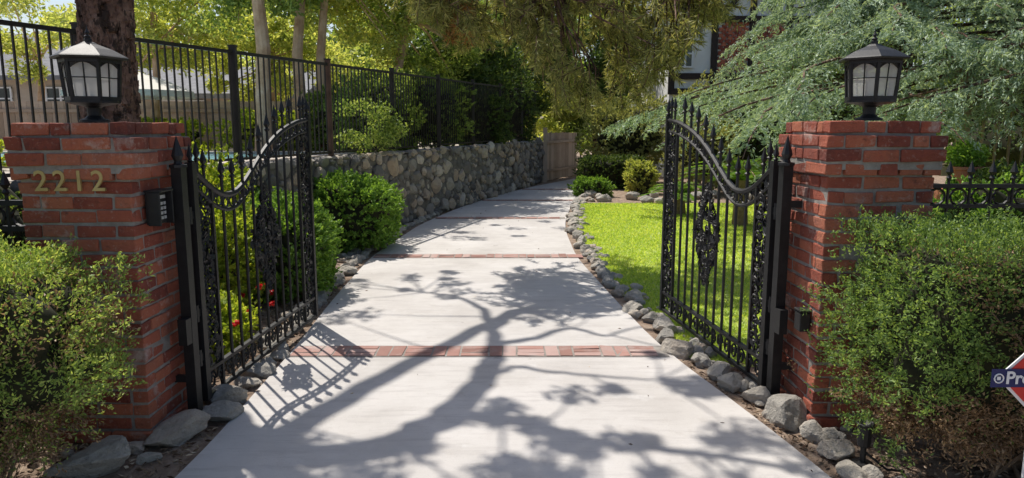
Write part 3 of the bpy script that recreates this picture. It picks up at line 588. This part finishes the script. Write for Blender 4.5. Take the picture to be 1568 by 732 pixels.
for p,h,lm in(((-2.5,13.5,1.9),(.8,.7,.8),L_tree),((-1.9,16,2.0),(1.0,.8,.9),L_tree),((-.9,18.2,1.9),(.9,.8,.8),L_dk),((-5.0,15.5,1.6),(1.2,.8,.45),L_yel),((-.1,21,2.2),(.8,.8,1.1),L_dk),((-3.6,15,1.8),(.8,.7,.7),L_tree),((-8.0,15.9,1.5),(1.6,.5,.4),L_yel),((-6.9,8.3,1.4),(.9,.5,.25),L_yel)):
    bush('terrace_shrub',p,h,13000,.08,.04,lm,2.3,.14,6,.4,core=.65,stems=0)
mb=MB();c=[[WX(y)-.14+R.normal()*.06,y,R.uniform(1.35,2.1)] for y in R.uniform(10.8,12.6,22)];C,_=ball(c,.2,120);cards(mb,C,.06,.035);mb.obj('fence_vine',L_tree)
mb=MB();n=1250;x=R.uniform(-45,45,n);y=R.uniform(30,44,n);z=R.uniform(0,1,n)**1.2*(8+2*np.sin(x*.5)+1.5*np.sin(x*1.3))+.5
k=~((x<-17)&(x>-33)&(z>4.0));C,_=ball(np.stack([x,y,z],-1)[k],R.uniform(.9,1.8,k.sum()),80,.7);cards(mb,C,.4,.22)
mb.obj('background_trees',L_tree)
mb=MB();n=340;x=R.uniform(-40,2,n);y=R.uniform(24,29,n);z=R.uniform(1.2,4.2,n);C,_=ball(np.stack([x,y,z],-1),R.uniform(.5,1.1,n),100,.7);k=~((C[:,0]<-11)&(C[:,0]>-24));cards(mb,C[k],.25,.13);mb.obj('background_shrubs',L_light)
# ---------------------------------------------------------------- buildings
def house(name,x0,x1,y0,y1,z0,zw,zr,wallm,ridge='x'):
    e=empty(name);mb=MB();boxes(mb,[(x0+x1)/2,(y0+y1)/2,(z0+zw)/2],[x1-x0,y1-y0,zw-z0])
    o=.5;R_=MB()
    if ridge=='x':
        ym=(y0+y1)/2
        mb.add([[x0,y0,zw],[x0,y1,zw],[x0,ym,zr-.1],[x1,y0,zw],[x1,y1,zw],[x1,ym,zr-.1]],[[0,1,2],[3,5,4]])
        sl=(zr-zw)/(ym-y0)
        for ya in(y0-o,y1+o):
            zz=zw-o*sl;R_.add([[x0-o,ya,zz],[x1+o,ya,zz],[x1+o,ym,zr],[x0-o,ym,zr],[x0-o,ya,zz+.15],[x1+o,ya,zz+.15],[x1+o,ym,zr+.15],[x0-o,ym,zr+.15]],BF)
    else:
        xm=(x0+x1)/2;mb.add([[x0,y0,zw],[x1,y0,zw],[xm,y0,zr-.1],[x0,y1,zw],[x1,y1,zw],[xm,y1,zr-.1]],[[0,1,2],[3,5,4]])
        sl=(zr-zw)/(xm-x0)
        for xa in(x0-o,x1+o):
            zz=zw-o*sl;R_.add([[xa,y0-o,zz],[xa,y1+o,zz],[xm,y1+o,zr],[xm,y0-o,zr],[xa,y0-o,zz+.15],[xa,y1+o,zz+.15],[xm,y1+o,zr+.15],[xm,y0-o,zr+.15]],BF)
    mb.obj('walls',wallm,e);R_.obj('roof',M_roof,e)
    return e
h=house('tudor_house',5.3,10.6,24.5,33,0,6.1,9.3,M_stucco,'y')
mb=MB();yf=24.46
for x in(5.35,6.75,8.0,9.2,10.5): boxes(mb,[x,yf,4.5],[.2,.1,3.4])
for z in(2.9,3.4,5.25,6.15): boxes(mb,[7.95,yf-.03,z],[5.3,.1,.2])
for a,b in(((5.5,5.3),(6.1,6.1)),((5.6,6.2),(7.8,8.6)),((10,6.2),(7.8,8.6)),((6.65,5.3),(6.1,6.0)),((6.9,5.3),(7.6,6.1)),((8.9,5.3),(8.2,6.1))): beam(mb,[a[0],yf-.06,a[1]],[b[0],yf-.06,b[1]],.08,.17)
for x0 in(4.8,11.1): beam(mb,[x0,23.95,5.75],[7.95,23.95,9.4],.06,.3)
mb.obj('timber_frame',M_timber,h)
mb=MB()
for xa in(7.375,8.6):
    for i in range(-9,10):
        for j in range(-5,6):
            px,pz=(i+j)*.105,(i-j)*.095
            if abs(px)<.5 and abs(pz)<.82: boxes(mb,[xa+px,yf+.01,4.35+pz],[.15,.05,.13],0,.004)
mb.obj('brick_infill',M_brick,h)
def window(e,x,y,z,w_,h_):
    mb=MB();boxes(mb,[x,y,z],[w_,.04,h_]);mb.obj('window_glass',M_window,e);mb=MB()
    for i in(-1,0,1): boxes(mb,[x+i*w_/2,y-.04,z],[.06,.06,h_+.06])
    for i in(-1,-.33,.33,1): boxes(mb,[x,y-.05,z+i*h_/2],[w_+.06,.05,.05])
    mb.obj('window_frame',M_white,e)
window(h,5.78,yf,4.35,.5,1.3);window(h,9.85,yf,4.35,.8,1.3);window(h,6.2,yf,1.7,1.2,1.2)
h=house('neighbour_house',-22,-14.2,25,33,1.2,3.5,5.2,M_tan,'x');window(h,-18,24.97,2.5,1.6,1.1);window(h,-15.5,24.97,2.5,1.0,1.1)
h=house('neighbour_house',-12.4,-6.6,22,28,1.2,2.7,3.6,M_tan,'x');window(h,-10,21.97,2.1,1.4,.8);window(h,-8,21.97,2.1,1.0,.8)
mb=MB();x=np.arange(-16,-3,.15);boxes(mb,np.stack([x,0*x+17.5,0*x+1.75],-1),[.14,.025,1.15],0,.002);beam(mb,[-16,17.45,2.1],[-3,17.45,2.1],.04,.08);mb.obj('wooden_fence',M_wood)
def gfence(x0,x1,yy,top):
    e=empty('garden_fence');mb=MB();dz=top-1.33
    for x in np.arange(x0+.1,x1,.16):
        tube(mb,[[x,yy,.1],[x,yy,1.33+dz]],.011,5);lathe(mb,[(0,1.3+dz),(.022,1.33+dz),(.01,1.35+dz),(.030,1.375+dz),(0,1.46+dz)],[x,yy,0],6)
        th=np.linspace(0,2*math.pi,12);tube(mb,[[x+.08+.06*math.cos(t),yy,1.19+dz+.06*math.sin(t)] for t in th],.010,4)
    for z in(.2,1.12+dz,1.27+dz): beam(mb,[x0,yy,z],[x1,yy,z],.03,.03)
    mb.obj('pickets',M_iron,e)
gfence(2.35,7,5.3,1.33);gfence(-4.3,-2.57,4.1,1.33)
e=empty('potted_plant');mb=MB();lathe(mb,[(0,.9),(.13,.9),(.17,1.15),(.19,1.16),(.19,1.2),(.16,1.2),(.15,1.15),(0,1.15)],[5.9,9.3,0],16);boxes(mb,[5.9,9.3,.45],[.5,.5,.9]);mb.obj('pot',mat('terracotta',[(.3,(.36,.13,.08)),(.7,(.50,.21,.13))],6,.8),e)
mb=MB();C,D=ball([[5.9,9.3,1.35]],.25,900);cards(mb,C,.08,.03,D,.5);mb.obj('leaves',L_box,e)
e=empty('pergola');mb=MB()
for x in(7.2,9.6,12): boxes(mb,[x,11.5,1.3],[.14,.14,2.6])
for z in(1.0,2.55): beam(mb,[6.9,11.5,z],[12.3,11.5,z],.08,.14)
for x in np.arange(7.3,12,.22): beam(mb,[x,11.5,1.0],[x,11.5,2.5],.03,.03)
mb.obj('frame',M_wood,e)
# ---------------------------------------------------------------- small things
e=empty('security_sign');mb=MB();mr=MB();mk=MB();X0,Y0,Z0=2.10,2.72,.715
def diamond(m_,r,y,t): m_.add([[X0-r,y,Z0],[X0,y,Z0-r],[X0+r,y,Z0],[X0,y,Z0+r],[X0-r,y+t,Z0],[X0,y+t,Z0-r],[X0+r,y+t,Z0],[X0,y+t,Z0+r]],[[0,1,2,3],[7,6,5,4],[0,4,5,1],[1,5,6,2],[2,6,7,3],[3,7,4,0]])
diamond(mb,.165,Y0,.006);diamond(mr,.15,Y0-.004,.003);mb.obj('border',M_white,e);mr.obj('panel',M_red,e)
mk.add([[X0-.195,Y0-.008,Z0-.038],[X0+.195,Y0-.008,Z0-.038],[X0+.195,Y0-.008,Z0+.038],[X0-.195,Y0-.008,Z0+.038]],[0,1,2,3]);mk.obj('banner',M_blue,e)
mb=MB();boxes(mb,[X0,Y0+.012,.3],[.02,.01,.7]);th=np.linspace(0,6.283,15);tube(mb,[[X0-.165+.018*math.cos(t),Y0-.011,Z0+.018*math.sin(t)] for t in th],.003,4);boxes(mb,[X0-.165,Y0-.010,Z0],[.014,.003,.014]);mb.obj('stake',M_white,e)
cu=bpy.data.curves.new('sign_text','FONT');cu.body='Protected';cu.size=.072;cu.extrude=.001;cu.align_y='CENTER';cu.offset=.0016
o=bpy.data.objects.new('sign_text',cu);o.location=(X0-.138,Y0-.011,Z0);o.rotation_euler=(math.radians(90),0,0);o.data.materials.append(M_white);scene.collection.objects.link(o);o.parent=e
e=empty('garden_spotlight');mb=MB();lathe(mb,[(0,0),(.05,0),(.05,.01),(.014,.014),(.014,.09),(.03,.1),(.035,.2),(.045,.215),(.04,.22),(0,.2)],[1.76,3.36,.03],12);tube(mb,[[1.76,3.36,.1],[1.84,3.28,.04],[1.95,3.32,.01]],.006,5);mb.obj('housing',M_iron,e)
